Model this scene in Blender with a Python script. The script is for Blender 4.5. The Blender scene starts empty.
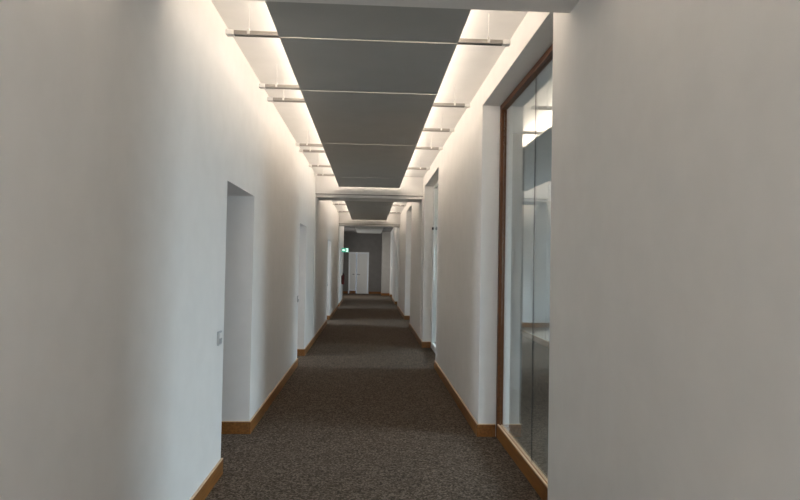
import bpy, bmesh, math
from mathutils import Matrix, Vector

# ------------------------------------------------------------------ camera, light, exposure
scn = bpy.context.scene
C = scn.collection
YAW, PITCH, ROLL, FPX, EYE = -0.0508, 0.0230, 0.0175, 599.95, 1.65
cy, sy = math.cos(YAW), math.sin(YAW)
cp, sp = math.cos(PITCH), math.sin(PITCH)
cr, sr = math.cos(ROLL), math.sin(ROLL)
fwd = Vector((-sy * cp, cy * cp, sp)); rgt = Vector((cy, sy, 0)); upv = rgt.cross(fwd)
r2 = rgt * cr + upv * sr; u2 = -rgt * sr + upv * cr
cam_d = bpy.data.cameras.new('camera'); cam = bpy.data.objects.new('camera', cam_d); C.objects.link(cam)
cam.matrix_world = Matrix(((r2.x, u2.x, -fwd.x, 0), (r2.y, u2.y, -fwd.y, 0), (r2.z, u2.z, -fwd.z, EYE), (0, 0, 0, 1)))
cam_d.sensor_fit = 'HORIZONTAL'; cam_d.sensor_width = 36; cam_d.lens = FPX / 800 * 36
cam_d.clip_start = 0.05; cam_d.clip_end = 200
scn.camera = cam

vs = scn.view_settings
scn.display_settings.display_device = 'sRGB'
vs.view_transform = 'Standard'; vs.look = 'None'; vs.gamma = 1; vs.exposure = 0.45
try: vs.use_curve_mapping = False
except Exception: pass

w = bpy.data.worlds.new('sky'); scn.world = w; w.use_nodes = True
w.node_tree.nodes['Background'].inputs[0].default_value = (0.62, 0.78, 1.0, 1)
w.node_tree.nodes['Background'].inputs[1].default_value = 1.0

WARM = (1.0, 0.86, 0.73); DAY = (0.72, 0.86, 1.0)
def area(name, loc, sx, sy_, direction, power, col):
    d = bpy.data.lights.new(name, 'AREA'); d.shape = 'RECTANGLE'; d.size = sx; d.size_y = sy_
    d.energy = power; d.color = col
    o = bpy.data.objects.new(name, d); C.objects.link(o); o.location = loc
    o.rotation_euler = Vector(direction).to_track_quat('-Z', 'Y').to_euler()
    return o
# concealed tubes lying on the suspended panels, shining up at the ceiling: (y0, y1, watts per metre)
COVE = [(-4.4, 2.38, 2.5), (3.32, 12.1, 2.9), (13.1, 21.2, 2.4), (22.3, 25.8, 2.2)]
for (a, b, p) in COVE:
    for x, sx in ((-0.455, -1), (0.395, 1)):
        area('cove_tube', (x - sx * .03, (a + b) / 2, 3.24), 0.10, b - a, (0, 0, 1), p * 1.85 * (b - a), WARM)
        o = area('cove_tube', (x, (a + b) / 2, 3.25), 0.08, b - a, (sx, 0, 0.45), p * 0.36 * (b - a), WARM)
        z = Vector((-sx, 0, -0.45)).normalized(); yv = Vector((0, 1, 0)); xv = yv.cross(z)
        o.rotation_euler = Matrix((xv, yv, z)).transposed().to_euler()
# daylight at the office windows, plus added fill in the lobby and behind camera
for (y, zc, p) in [(0.6, 1.9, 25), (4.3, 1.9, 108), (10.4, 1.9, 60), (14.0, 1.9, 120), (16.8, 1.9, 50), (22.9, 1.9, 55)]:
    o = area('window_daylight', (5.75, y, zc), 1.6, 1.5, (-1, 0, -0.55), p, DAY); o.data.spread = math.radians(95)   # sky light falls downwards
for (y, p) in [(0.4, 180), (5.35, 30), (10.0, 65), (16.85, 110), (22.2, 130)]:
    area('window_daylight', (-5.1, y, 1.75), 0.8, 1.5, (1, 0, -0.12), p, (0.82, 0.91, 1.0))
area('window_daylight', (-1.70, 29.3, 1.6), 2.2, 1.4, (1, 0, 0), 36, (1, .97, .93))  # added fill lamp that brightens the end lobby; no window here
area('window_daylight', (0.0, -5.15, 1.7), 1.5, 1.7, (0, 1, 0), 72, (.86, .94, 1.0))  # added fill lamp behind the camera to brighten the foreground
area('window_daylight', (5.6, 28.6, 1.9), 1.6, 1.5, (-1, 0, -0.1), 110, DAY)

# ------------------------------------------------------------------ helpers
def mat(name, col, rough=0.6, spec=0.3, metal=0.0, emit=None, es=0.0):
    m = bpy.data.materials.new(name); m.use_nodes = True
    b = m.node_tree.nodes['Principled BSDF']
    b.inputs['Base Color'].default_value = (*col, 1); b.inputs['Roughness'].default_value = rough
    b.inputs['Metallic'].default_value = metal
    b.inputs['Specular IOR Level'].default_value = spec
    if emit: b.inputs['Emission Color'].default_value = (*emit, 1); b.inputs['Emission Strength'].default_value = es
    return m
def nd(m, t): return m.node_tree.nodes.new(t)
def lk(m, a, b): m.node_tree.links.new(a, b)
def noisy(m, c1, c2, scale, detail=3, stretch=(1, 1, 1), bump=0.0, bdist=0.002, lo=0.35, hi=0.65):
    b = m.node_tree.nodes['Principled BSDF']
    tc = nd(m, 'ShaderNodeTexCoord'); mp = nd(m, 'ShaderNodeMapping'); mp.inputs['Scale'].default_value = stretch
    n = nd(m, 'ShaderNodeTexNoise'); n.inputs['Scale'].default_value = scale; n.inputs['Detail'].default_value = detail
    r = nd(m, 'ShaderNodeValToRGB')
    r.color_ramp.elements[0].position = lo; r.color_ramp.elements[1].position = hi
    r.color_ramp.elements[0].color = (*c1, 1); r.color_ramp.elements[1].color = (*c2, 1)
    lk(m, tc.outputs['Object'], mp.inputs[0]); lk(m, mp.outputs[0], n.inputs['Vector'])
    lk(m, n.outputs['Fac'], r.inputs[0]); lk(m, r.outputs[0], b.inputs['Base Color'])
    if bump:
        bp = nd(m, 'ShaderNodeBump'); bp.inputs['Strength'].default_value = bump; bp.inputs['Distance'].default_value = bdist
        lk(m, n.outputs['Fac'], bp.inputs['Height']); lk(m, bp.outputs[0], b.inputs['Normal'])
    return m

M = {}
M['plaster'] = noisy(mat('white_plaster', (.8, .8, .8), 0.85, 0.15), (.785, .765, .735), (.81, .79, .76), 6, 4, bump=0.06, bdist=0.001)
M['ceil'] = noisy(mat('ceiling_paint', (.85, .85, .85), 0.9, 0.1), (.83, .82, .80), (.86, .85, .83), 4, 3)
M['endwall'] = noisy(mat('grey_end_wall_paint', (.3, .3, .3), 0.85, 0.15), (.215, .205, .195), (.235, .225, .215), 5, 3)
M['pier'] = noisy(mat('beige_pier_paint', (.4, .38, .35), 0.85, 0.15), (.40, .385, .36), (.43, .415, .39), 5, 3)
M['panel'] = noisy(mat('grey_panel_paint', (.3, .3, .3), 0.55, 0.3), (.41, .405, .38), (.43, .425, .40), 3, 2)
def carpet():
    m = mat('brown_loop_carpet', (.12, .095, .075), 0.97, 0.04); b = m.node_tree.nodes['Principled BSDF']
    tc = nd(m, 'ShaderNodeTexCoord'); v = nd(m, 'ShaderNodeTexVoronoi'); v.inputs['Scale'].default_value = 85      # tufts of mixed yarn
    n = nd(m, 'ShaderNodeTexNoise'); n.inputs['Scale'].default_value = 5; n.inputs['Detail'].default_value = 3
    sep = nd(m, 'ShaderNodeSeparateColor'); r = nd(m, 'ShaderNodeValToRGB')
    e = r.color_ramp.elements; e[0].position = 0; e[0].color = (.064, .048, .036, 1); e[1].position = 1; e[1].color = (.25, .197, .152, 1)
    x = e.new(.45); x.color = (.112, .086, .065, 1)
    mx = nd(m, 'ShaderNodeMix'); mx.data_type = 'RGBA'; mx.blend_type = 'MULTIPLY'; mx.inputs[0].default_value = .25
    lk(m, tc.outputs['Object'], v.inputs['Vector']); lk(m, tc.outputs['Object'], n.inputs['Vector'])
    lk(m, v.outputs['Color'], sep.inputs[0]); lk(m, sep.outputs[0], r.inputs[0])
    lk(m, r.outputs[0], mx.inputs[6]); lk(m, n.outputs['Fac'], mx.inputs[7]); lk(m, mx.outputs[2], b.inputs['Base Color'])
    bp = nd(m, 'ShaderNodeBump'); bp.inputs['Strength'].default_value = .35; bp.inputs['Distance'].default_value = .004; bp.invert = True
    lk(m, v.outputs['Distance'], bp.inputs['Height']); lk(m, bp.outputs[0], b.inputs['Normal'])
    return m
M['carpet'] = carpet()
M['wood'] = noisy(mat('stained_oak', (.4, .2, .06), 0.42, 0.4), (.19, .074, .016), (.29, .118, .027), 9, 4, stretch=(6, .5, 6), bump=0.05, bdist=0.001)
M['edge_wood'] = noisy(mat('pale_oak_edge', (.7, .5, .33), 0.5, 0.3), (.66, .47, .30), (.74, .54, .36), 9, 4, stretch=(6, .5, 6))  # baseboard tops lightened as if catching ceiling light; the bead shares it
M['frame_wood'] = noisy(mat('dark_stained_oak', (.14, .055, .015), 0.42, 0.3), (.085, .027, .006), (.125, .042, .010), 9, 4, stretch=(6, .5, 6))  # frame oak darker than the baseboards
M['white'] = mat('white_lacquer', (.78, .78, .76), 0.35, 0.4)
M['alu'] = mat('brushed_aluminium', (.36, .335, .305), 0.4, 0.4, 0.4)
M['alu_dark'] = mat('shadow_gap_metal', (.16, .145, .125), 0.5, 0.3, 0.2)
M['clear_cap'] = mat('white_plastic_cap', (.80, .78, .74), 0.4, 0.4)
M['black'] = mat('black_plastic', (.02, .02, .02), 0.45, 0.4)
M['plate'] = mat('light_grey_plastic', (.50, .50, .50), 0.4, 0.4)
M['red'] = mat('red_enamel', (.13, .014, .012), 0.35, 0.5)
M['grey'] = mat('grey_plastic', (.35, .35, .35), 0.45, 0.4)
M['green'] = mat('lit_green_sign', (.0, .3, .17), 0.4, 0.3, emit=(.10, .45, .30), es=0.55)
M['signwhite'] = mat('lit_white_sign', (.8, .9, .85), 0.4, 0.3, emit=(.75, 1, .88), es=0.9)
def glass(name, ior, tint):
    m = bpy.data.materials.new(name); m.use_nodes = True; nt = m.node_tree; nt.nodes.clear()
    out = nt.nodes.new('ShaderNodeOutputMaterial'); mx = nt.nodes.new('ShaderNodeMixShader')
    tr = nt.nodes.new('ShaderNodeBsdfTransparent'); gl = nt.nodes.new('ShaderNodeBsdfGlossy'); fr = nt.nodes.new('ShaderNodeFresnel')
    tr.inputs[0].default_value = (*tint, 1); gl.inputs['Roughness'].default_value = 0.0; gl.inputs[0].default_value = (.95, .97, .96, 1)
    ge = nt.nodes.new('ShaderNodeNewGeometry'); mr = nt.nodes.new('ShaderNodeMapRange')   # same reflectance entering and leaving the pane
    mr.inputs['To Min'].default_value = ior; mr.inputs['To Max'].default_value = 1 / ior
    nt.links.new(ge.outputs['Backfacing'], mr.inputs['Value']); nt.links.new(mr.outputs[0], fr.inputs[0])
    nt.links.new(fr.outputs[0], mx.inputs[0]); nt.links.new(tr.outputs[0], mx.inputs[1]); nt.links.new(gl.outputs[0], mx.inputs[2])
    nt.links.new(mx.outputs[0], out.inputs[0]); return m
M['glass'] = glass('double_glazing', 3.0, (.92, .955, .95))

class MB:
    def __init__(s): s.bm = bmesh.new()
    def box(s, x0, x1, y0, y1, z0, z1, bev=0.0):
        r = bmesh.ops.create_cube(s.bm, size=1.0)
        for v in r['verts']:
            v.co = Vector(((x0 + x1) / 2 + v.co.x * (x1 - x0), (y0 + y1) / 2 + v.co.y * (y1 - y0), (z0 + z1) / 2 + v.co.z * (z1 - z0)))
        if bev:
            es = list({e for v in r['verts'] for e in v.link_edges})
            bmesh.ops.bevel(s.bm, geom=es, offset=bev, segments=2, affect='EDGES', profile=0.5)
        return s
    def lathe(s, prof, loc, axis='Z', n=20):
        rings = []
        for (r, h) in prof:
            ring = []
            for k in range(n):
                a = 2 * math.pi * k / n; c_, s_ = r * math.cos(a), r * math.sin(a)
                p = {'Z': (c_, s_, h), 'Y': (c_, h, s_), 'X': (h, c_, s_)}[axis]
                ring.append(s.bm.verts.new(Vector(loc) + Vector(p)))
            rings.append(ring)
        for a, b in zip(rings, rings[1:]):
            for k in range(n): s.bm.faces.new((a[k], a[(k + 1) % n], b[(k + 1) % n], b[k]))
        s.bm.faces.new(rings[0][::-1]); s.bm.faces.new(rings[-1]); return s
    def poly(s, pts, y0, y1):            # polygon in x,z, extruded along y
        a = [s.bm.verts.new((x, y0, z)) for x, z in pts]; b = [s.bm.verts.new((x, y1, z)) for x, z in pts]
        s.bm.faces.new(a); s.bm.faces.new(b[::-1])
        for k in range(len(pts)):
            j = (k + 1) % len(pts); s.bm.faces.new((a[j], a[k], b[k], b[j]))
        return s
    def tube(s, pts, r, n=10):
        P = [Vector(p) for p in pts]; rings = []
        for i, p in enumerate(P):
            t = (P[min(i + 1, len(P) - 1)] - P[max(i - 1, 0)]).normalized()
            a = t.orthogonal().normalized(); b = t.cross(a)
            if rings:
                a = (pa - t * pa.dot(t)).normalized(); b = t.cross(a)
            pa = a
            rings.append([s.bm.verts.new(p + a * r * math.cos(2 * math.pi * k / n) + b * r * math.sin(2 * math.pi * k / n)) for k in range(n)])
        for a, b in zip(rings, rings[1:]):
            for k in range(n): s.bm.faces.new((a[k], a[(k + 1) % n], b[(k + 1) % n], b[k]))
        s.bm.faces.new(rings[0][::-1]); s.bm.faces.new(rings[-1]); return s
    def build(s, name, m, parent=None, smooth=False, origin=None):
        bmesh.ops.recalc_face_normals(s.bm, faces=s.bm.faces)
        if origin is not None: bmesh.ops.translate(s.bm, vec=-Vector(origin), verts=s.bm.verts)
        me = bpy.data.meshes.new(name); s.bm.to_mesh(me); s.bm.free(); me.materials.append(m)
        if smooth:
            for p in me.polygons: p.use_smooth = True
            try: me.set_sharp_from_angle(angle=math.radians(35))
            except Exception: pass
        o = bpy.data.objects.new(name, me); C.objects.link(o)
        if origin is not None: o.location = origin
        if parent: o.parent = parent
        return o
def struct(o): o['kind'] = 'structure'; return o
def tag(o, label, cat, group=None):
    o['label'] = label; o['category'] = cat
    if group: o['group'] = group
    return o
def empty(name, loc):
    o = bpy.data.objects.new(name, None); C.objects.link(o); o.location = loc; o.empty_display_size = 0.1; return o
def copy_tree(o, parent=None):
    c = o.copy(); C.objects.link(c)
    if parent: c.parent = parent
    for ch in list(o.children): copy_tree(ch, c)
    return c

# ------------------------------------------------------------------ dimensions (metres; y runs down the corridor)
XL, XR = -1.118, 1.079          # wall faces
TL, TR = 0.38, 0.30             # wall thicknesses
CEIL, HDR = 3.433, 3.05
Y0, Y1 = -5.0, 32.5
LEFT_DOORS = [(-0.1, 0.95), (4.735, 5.842), (9.64, 10.678), (16.28, 17.45), (21.75, 22.8)]
RIGHT_OPEN = [(3.53, 5.778), (9.528, 11.86), (15.59, 17.79), (22.25, 24.4), (27.7, 29.8)]
LH, RH = 2.277, 3.21
LEND = 26.1                      # left wall stops here, the end lobby is wider
HEADERS = [(2.48, 3.232), (12.24, 12.97), (21.45, 22.15)]

# ------------------------------------------------------------------ setting
struct(MB().box(-5.8, 6.3, Y0 - .3, 33.2, -0.15, 0).build('floor', M['carpet']))
struct(MB().box(-5.8, 6.3, Y0 - .3, 33.2, CEIL, CEIL + .2).build('ceiling', M['ceil']))
def wall(name, x0, x1, y0, y1, opens, top):
    b = MB(); y = y0
    for (a, c) in opens:
        b.box(x0, x1, y, a, 0, CEIL); b.box(x0, x1, a, c, top, CEIL); y = c
    b.box(x0, x1, y, y1, 0, CEIL)
    return struct(b.build(name, M['plaster']))
wall('wall_left', XL - TL, XL, Y0, LEND, LEFT_DOORS, LH)
wall('wall_right', XR, XR + TR, Y0, Y1, RIGHT_OPEN, RH)
b = MB(); b.box(-5.8, -.8, Y0 - .3, Y0, 0, CEIL); b.box(.8, 6.3, Y0 - .3, Y0, 0, CEIL); b.box(-.8, .8, Y0 - .3, Y0, 0, .8); b.box(-.8, .8, Y0 - .3, Y0, 2.6, CEIL)  # unseen opening added for the fill lamp behind the camera
struct(b.build('wall_back', M['plaster']))
# offices either side (partition walls and facades with window openings)
b = MB()
for y in (1.85, 7.4, 13.3, 19.6): b.box(-5.4, XL - TL, y - .06, y + .06, 0, CEIL)
struct(b.build('wall_left_partitions', M['plaster']))
b = MB()
for y in (16.12, 25.6): b.box(XR + TR, 6.0, y - .06, y + .06, 0, CEIL)
struct(b.build('wall_right_partitions', M['plaster']))
def facade(name, x0, x1, wins, ya, yb):
    b = MB(); y = ya
    for (a, c, z0, z1) in wins:
        b.box(x0, x1, y, a, 0, CEIL); b.box(x0, x1, a, c, 0, z0); b.box(x0, x1, a, c, z1, CEIL); y = c
    b.box(x0, x1, y, yb, 0, CEIL); return struct(b.build(name, M['plaster']))
facade('wall_left_facade', -5.6, -5.4, [(y - .6, y + .6, .9, 2.6) for y in (.4, 5.35, 10.0, 16.85, 22.2)], Y0, 33.0)
facade('wall_right_facade', 6.0, 6.2, [(y - .9, y + .9, .9, 2.7) for y in (.6, 4.2, 10.3, 14.0, 17.0, 22.9, 28.6)], Y0, 33.0)

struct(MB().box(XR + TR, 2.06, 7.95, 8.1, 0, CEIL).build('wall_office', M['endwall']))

# end wall with door opening, lobby ceiling and side walls
DX0, DX1, DH = -1.085, -0.045, 2.215
b = MB()
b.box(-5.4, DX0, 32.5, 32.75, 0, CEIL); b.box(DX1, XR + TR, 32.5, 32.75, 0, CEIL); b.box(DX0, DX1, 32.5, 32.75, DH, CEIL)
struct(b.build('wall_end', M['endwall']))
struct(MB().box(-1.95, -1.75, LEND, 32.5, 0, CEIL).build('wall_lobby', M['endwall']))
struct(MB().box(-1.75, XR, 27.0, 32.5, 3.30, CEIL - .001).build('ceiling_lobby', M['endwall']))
struct(MB().box(-1.75, XL - TL, LEND - .1, LEND, 0, CEIL).build('wall_lobby_return', M['plaster']))
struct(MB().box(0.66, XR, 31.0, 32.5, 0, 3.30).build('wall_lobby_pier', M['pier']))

# headers (portals) across the corridor with thin strips darkened as shade
k = 0
for (a, c) in HEADERS:
    k += 1
    struct(MB().box(XL, XR, a, c, HDR, CEIL).build('trim_%d' % k, M['plaster']))
for (a, c) in HEADERS[1:]:                 # white lining frame set back inside the opening
    k += 1; f = .066; g = .013
    b = MB(); b.box(XL, XR, a + .03, c - .03, HDR - f, HDR); b.box(XL, XL + g, a + .03, c - .03, .124, HDR - f); b.box(XR - g, XR, a + .03, c - .03, .124, HDR - f)
    struct(b.build('trim_%d' % k, M['plaster']))
    k += 1
    struct(MB().box(XL, XR, a + .012, a + .03, HDR - .012, HDR).build('trim_%d' % k, M['alu_dark']))  # dark strip stands in for shade where beam and lining meet

# baseboards
BH, BT = 0.122, 0.016
def boards(name, x, sgn, y0, y1, opens, depth):
    b = MB(); e = MB(); y = y0
    def run(x0, x1, ya, yb):
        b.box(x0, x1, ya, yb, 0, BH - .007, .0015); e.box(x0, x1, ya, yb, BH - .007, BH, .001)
    xs = sorted((x, x + sgn * BT))
    for (a, c) in opens + [(y1, None)]:
        run(xs[0], xs[1], y, a + (BT if c else 0))
        if c:
            d = sorted((x, x - sgn * depth))
            run(d[0], d[1], a, a + BT); run(d[0], d[1], c - BT, c)
            y = c - BT
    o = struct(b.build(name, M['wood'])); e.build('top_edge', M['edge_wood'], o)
    return o
boards('baseboard_left', XL, 1, Y0, LEND, LEFT_DOORS, TL)
boards('baseboard_right', XR, -1, Y0, 31.0, RIGHT_OPEN, 0.165)
b = MB(); b.box(-1.75, DX0 - .03, 32.48, 32.5, 0, BH); b.box(DX1 + .03, .66, 32.48, 32.5, 0, BH); b.box(.644, .66, 31, 32.48, 0, BH); b.box(.644, XR - BT, 30.984, 31.0, 0, BH)
struct(b.build('baseboard_end', M['wood']))
struct(MB().box(XR + TR, 6.0, 16.044, 16.06, 0, BH).build('baseboard_office', M['wood']))

# ------------------------------------------------------------------ glazed openings on the right
GX = 1.25
def glazing(n, y0, y1, m, joints, bot, dz=.05, mb=None):
    root = struct(empty('window_%d' % n, (GX + .03, (y0 + y1) / 2, 0)))
    inv = Vector(root.location)
    def part(b, name, mm):
        o = b.build(name, mm); o.parent = root; o.location = -inv; return o
    for a in (y0, y1 - .05): part(MB().box(GX, GX + .06, a, a + .05, 0, RH, .003), 'post', m)
    part(MB().box(GX, GX + .06, y0 + .05, y1 - .05, RH - dz, RH, .003), 'top_rail', m)
    part(MB().box(GX, GX + .06, y0 + .05, y1 - .05, 0, bot, .003), 'bottom_rail', mb or m)
    part(MB().box(GX + .004, GX + .018, y0 + .05, y1 - .05, bot, bot + .010, .002), 'glazing_bead', M['edge_wood'] if mb else m)
    ys = [y0 + .05] + joints + [y1 - .05]
    for a, c in zip(ys, ys[1:]):
        part(MB().box(GX + .028, GX + .036, a + .002, c - .002, bot + .012, RH - dz), 'pane', M['glass'])
    for j in joints:
        part(MB().box(GX + .0275, GX + .0365, j - .0019, j + .0019, bot + .012, RH - dz), 'joint_seal', M['black'])
    return root, part
glazing(1, *RIGHT_OPEN[0], M['frame_wood'], [4.62], .122, mb=M['wood'])
r, part = glazing(2, *RIGHT_OPEN[1], M['white'], [10.7], .10)
part(MB().lathe([(.010, 0), (.020, .004), (.020, .05), (.014, .056)], (GX - .006, 11.80, 2.33), 'Z', 16), 'hinge', M['black'])
glazing(3, *RIGHT_OPEN[2], M['white'], [16.7], .10)
glazing(4, *RIGHT_OPEN[3], M['white'], [23.3], .10)
glazing(5, *RIGHT_OPEN[4], M['white'], [28.7], .10)

# ------------------------------------------------------------------ double door in the end wall
root = struct(empty('door_1', ((DX0 + DX1) / 2, 32.5, 0))); inv = Vector(root.location)
def dpart(b, name, mm, par=None, smooth=False):
    o = b.build(name, mm, None, smooth); o.parent = par or root; o.location = -inv if not par else (0, 0, 0); return o
b = MB(); b.box(DX0 - .03, DX0 + .03, 32.475, 32.6, 0, DH + .03); b.box(DX1 - .03, DX1 + .03, 32.475, 32.6, 0, DH + .03); b.box(DX0 + .03, DX1 - .03, 32.475, 32.6, DH - .03, DH + .03)
dpart(b, 'door_frame', M['white'])
l1 = dpart(MB().box(DX0 + .035, -.705, 32.50, 32.55, .16, DH - .035, .004), 'door_leaf', M['white'])
dpart(MB().box(DX0 + .035, -.705, 32.505, 32.545, .005, .155), 'kick_rail', M['wood'])
l2 = dpart(MB().box(-.665, DX1 - .035, 32.50, 32.55, .005, DH - .035, .004), 'door_leaf', M['white'])
dpart(MB().box(-.70, -.67, 32.52, 32.56, .005, DH - .035), 'rebate', M['alu_dark'])
for (x, s, lf) in ((-.61, 1, l2), (-.86, .6, l1)):
    b = MB(); b.lathe([(.026, 0), (.026, .012)], (x, 32.488, 1.04), 'Y', 16); b.tube([(x, 32.49, 1.04), (x, 32.45, 1.04), (x + .02 * s, 32.442, 1.04), (x + .13 * s, 32.442, 1.04)], .010)
    dpart(b, 'door_handle', M['black'], lf, True)

# ------------------------------------------------------------------ suspended ceiling panels
PL, PR, PZ = -0.645, 0.585, 3.19
PAN = [(3.255, 4.12), (4.12, 5.385), (5.385, 7.76), (7.76, 10.80), (10.80, 11.57), (11.57, 12.19),
       (13.02, 16.2), (16.2, 18.45), (18.45, 21.40), (22.2, 26.6), (26.6, 31.0)]
PLAB = ['grey suspended ceiling panel directly behind the foreground beam, cut off by the frame top',
        'grey suspended ceiling panel between the first two bright joints beyond the foreground beam',
        'long grey ceiling panel above the doorway nearest on the left, third from the foreground beam',
        'long grey suspended ceiling panel, fourth from the foreground beam',
        'short grey ceiling panel, second back from the beam over the middle of the corridor',
        'short grey ceiling panel butting against the beam over the middle of the corridor',
        'first grey ceiling panel beyond the beam over the middle of the corridor',
        'grey ceiling panel second beyond the middle beam, between its two rails',
        'grey ceiling panel ending at the second beam down the corridor',
        'grey ceiling panel just beyond the farthest beam',
        'farthest grey ceiling panel, in the dim lobby before the end wall']
for (a, c), lab in zip(PAN, PLAB):
    o = MB().box(PL, PR, a + .008, c - .008, PZ, PZ + .008).build('suspended_panel', M['panel'], origin=((PL + PR) / 2, (a + c) / 2, PZ))
    tag(o, lab, 'ceiling panel', 'suspended panels along the corridor ceiling')
    for yy in (a + .25, c - .25):
        top = (CEIL if yy < 27 else 3.30) - PZ
        for xx in (-.25, .25):
            MB().tube([(xx, yy - (a + c) / 2, .006), (xx, yy - (a + c) / 2, top)], .003, 6).build('hanger_rod', M['alu'], o)
struct(MB().box(PL, PR, Y0 + .4, 2.44, PZ, PZ + .008).build('trim_20', M['panel']))  # unseen ceiling panel above and behind the camera

# ------------------------------------------------------------------ rails carrying the panels
RX0, RX1, RZ = -1.020, 0.968, 3.213
def rail(y, x0, x1, label, ends):
    root = empty('support_rail', ((x0 + x1) / 2, y, RZ)); inv = Vector(root.location)
    tag(root, label, 'ceiling rail', 'metal rails across the ceiling')
    def part(b, name, mm):
        o = b.build(name, mm); o.parent = root; o.location = -inv; return o
    a = x0 + (.055 if 'l' in ends else 0); c = x1 - (.055 if 'r' in ends else 0)
    b = MB(); b.box(a, c, y - .022, y - .008, RZ, RZ + .030, .002); b.box(a, c, y + .008, y + .022, RZ, RZ + .030, .002); b.box(a, c, y - .009, y + .009, RZ + .011, RZ + .019)
    part(b, 'rail_profile', M['alu'])
    for e, xe, s in (('l', x0, 1), ('r', x1, -1)):
        if e in ends:
            xx = sorted((xe, xe + s * .055)); part(MB().box(xx[0], xx[1], y - .026, y + .026, RZ - .002, RZ + .034, .004), 'end_cap', M['clear_cap'])
            xb = xe + s * .155
            b = MB(); b.box(xb - .009, xb + .009, y - .026, y + .026, RZ + .006, RZ + .046, .003); b.box(xb - .0022, xb + .0022, y - .0022, y + .0022, RZ + .036, CEIL)
            part(b, 'bracket', M['clear_cap'])
rail(4.18, RX0, RX1, 'nearest metal support rail on the ceiling, running across behind the foreground beam', 'lr')
rail(5.87, RX0, RX1, 'metal ceiling rail level with the top corner of the tall glazed niche on the right', 'lr')
rail(8.10, RX0, RX1, 'metal ceiling rail, nearer of the second close pair on the left', 'lr')
rail(9.85, RX0, RX1, 'last full-width metal ceiling rail before the middle beam', 'lr')
rail(5.43, RX0, -.15, 'metal ceiling rail on the left, nearer of the first close pair', 'l')
rail(8.54, RX0, -.15, 'metal ceiling rail on the left, farther of the second close pair', 'l')
rail(10.86, RX0, -.15, 'metal ceiling rail on the left, last one before the middle beam', 'l')
rail(6.98, .10, RX1, 'metal ceiling rail on the right, third from the foreground beam', 'r')
rail(14.2, RX0, RX1, 'metal ceiling rail first beyond the middle beam', 'lr')
rail(16.25, RX0, RX1, 'metal ceiling rail second beyond the middle beam', 'lr')
rail(18.5, RX0, RX1, 'metal ceiling rail last before the farthest beam', 'lr')

# ------------------------------------------------------------------ light switches at the left doorways
def switch():
    root = empty('light_switch', (0, 0, 0))
    MB().box(0, .016, -.045, .045, -.052, .052, .004).build('cover_plate', M['plate'], root)  # white plate greyed to carry the shade on its side
    MB().box(.016, .021, -.033, .033, .002, .040, .0015).build('rocker', M['clear_cap'], root)
    MB().box(.016, .020, -.033, .033, -.040, -.002, .0015).build('rocker', M['grey'], root)  # lower rocker greyed for the shade at the bottom
    return root
s0 = switch()
for i, (y, lab) in enumerate([(4.57, 'grey and white wall switch in the foreground, beside the nearest left doorway'),
                              (9.53, 'small wall switch before the second left doorway'),
                              (16.14, 'tiny wall switch before the third left doorway, beyond the middle beam')]):
    o = s0 if i == 0 else copy_tree(s0)
    o.location = (XL, y, 1.07); tag(o, lab, 'light switch', 'switches beside the left doorways')

# ------------------------------------------------------------------ exit sign and fire extinguisher at the far end
root = empty('exit_sign', (XL, 23.7, 2.15)); root.scale = (.85, .85, .85); tag(root, 'lit green exit sign with white arrow and running figure at the far end', 'exit sign')
MB().box(.03, .35, -.02, .02, -.095, .095, .004).build('sign_box', M['green'], root)
MB().box(0, .03, -.015, .015, -.03, .03).build('wall_bracket', M['grey'], root)
b = MB(); b.poly([(.05, 0), (.11, .06), (.11, .025), (.175, .025), (.175, -.025), (.11, -.025), (.11, -.06)], -.024, -.020); b.build('arrow', M['signwhite'], root)
b = MB(); b.poly([(.225, -.08), (.325, -.08), (.325, .08), (.225, .08)], -.023, -.020); b.build('door_pictogram', M['signwhite'], root)
b = MB(); b.poly([(.262, .045), (.278, .045), (.278, .062), (.262, .062)], -.026, -.023)
b.poly([(.245, .035), (.275, .040), (.300, .010), (.292, .004), (.272, .022), (.268, -.01), (.290, -.04), (.285, -.07), (.274, -.07), (.276, -.045), (.255, -.022), (.235, -.06), (.226, -.055), (.248, .0), (.252, .022), (.232, .01), (.228, .018)], -.026, -.023)
b.build('running_figure', M['green'], root)
EX, EY, EZ = XL + .077, 24.3, .78
root = empty('fire_extinguisher', (EX, EY, EZ)); root.scale = (.8, .8, .8); tag(root, 'dark red fire extinguisher hung on the left wall at the far end', 'fire extinguisher')
MB().lathe([(.06, 0), (.078, .012), (.078, .40), (.07, .44), (.045, .475), (.024, .49), (.024, .51)], (0, 0, 0)).build('cylinder', M['red'], root, True)
b = MB(); b.lathe([(.026, .51), (.026, .55), (.012, .555), (.012, .57)], (0, 0, 0)); b.box(-.018, .018, -.12, .03, .57, .585, .003); b.box(-.014, .014, -.10, .0, .545, .556, .002)
b.build('valve_head', M['black'], root)
MB().tube([(0, -.02, .53), (.03, -.07, .53), (.06, -.095, .47), (.065, -.095, .30), (.05, -.095, .16), (.045, -.095, .10)], .013).build('hose', M['black'], root, True)
MB().box(-.095, -.078, -.03, .03, .1, .42).build('wall_bracket', M['grey'], root)
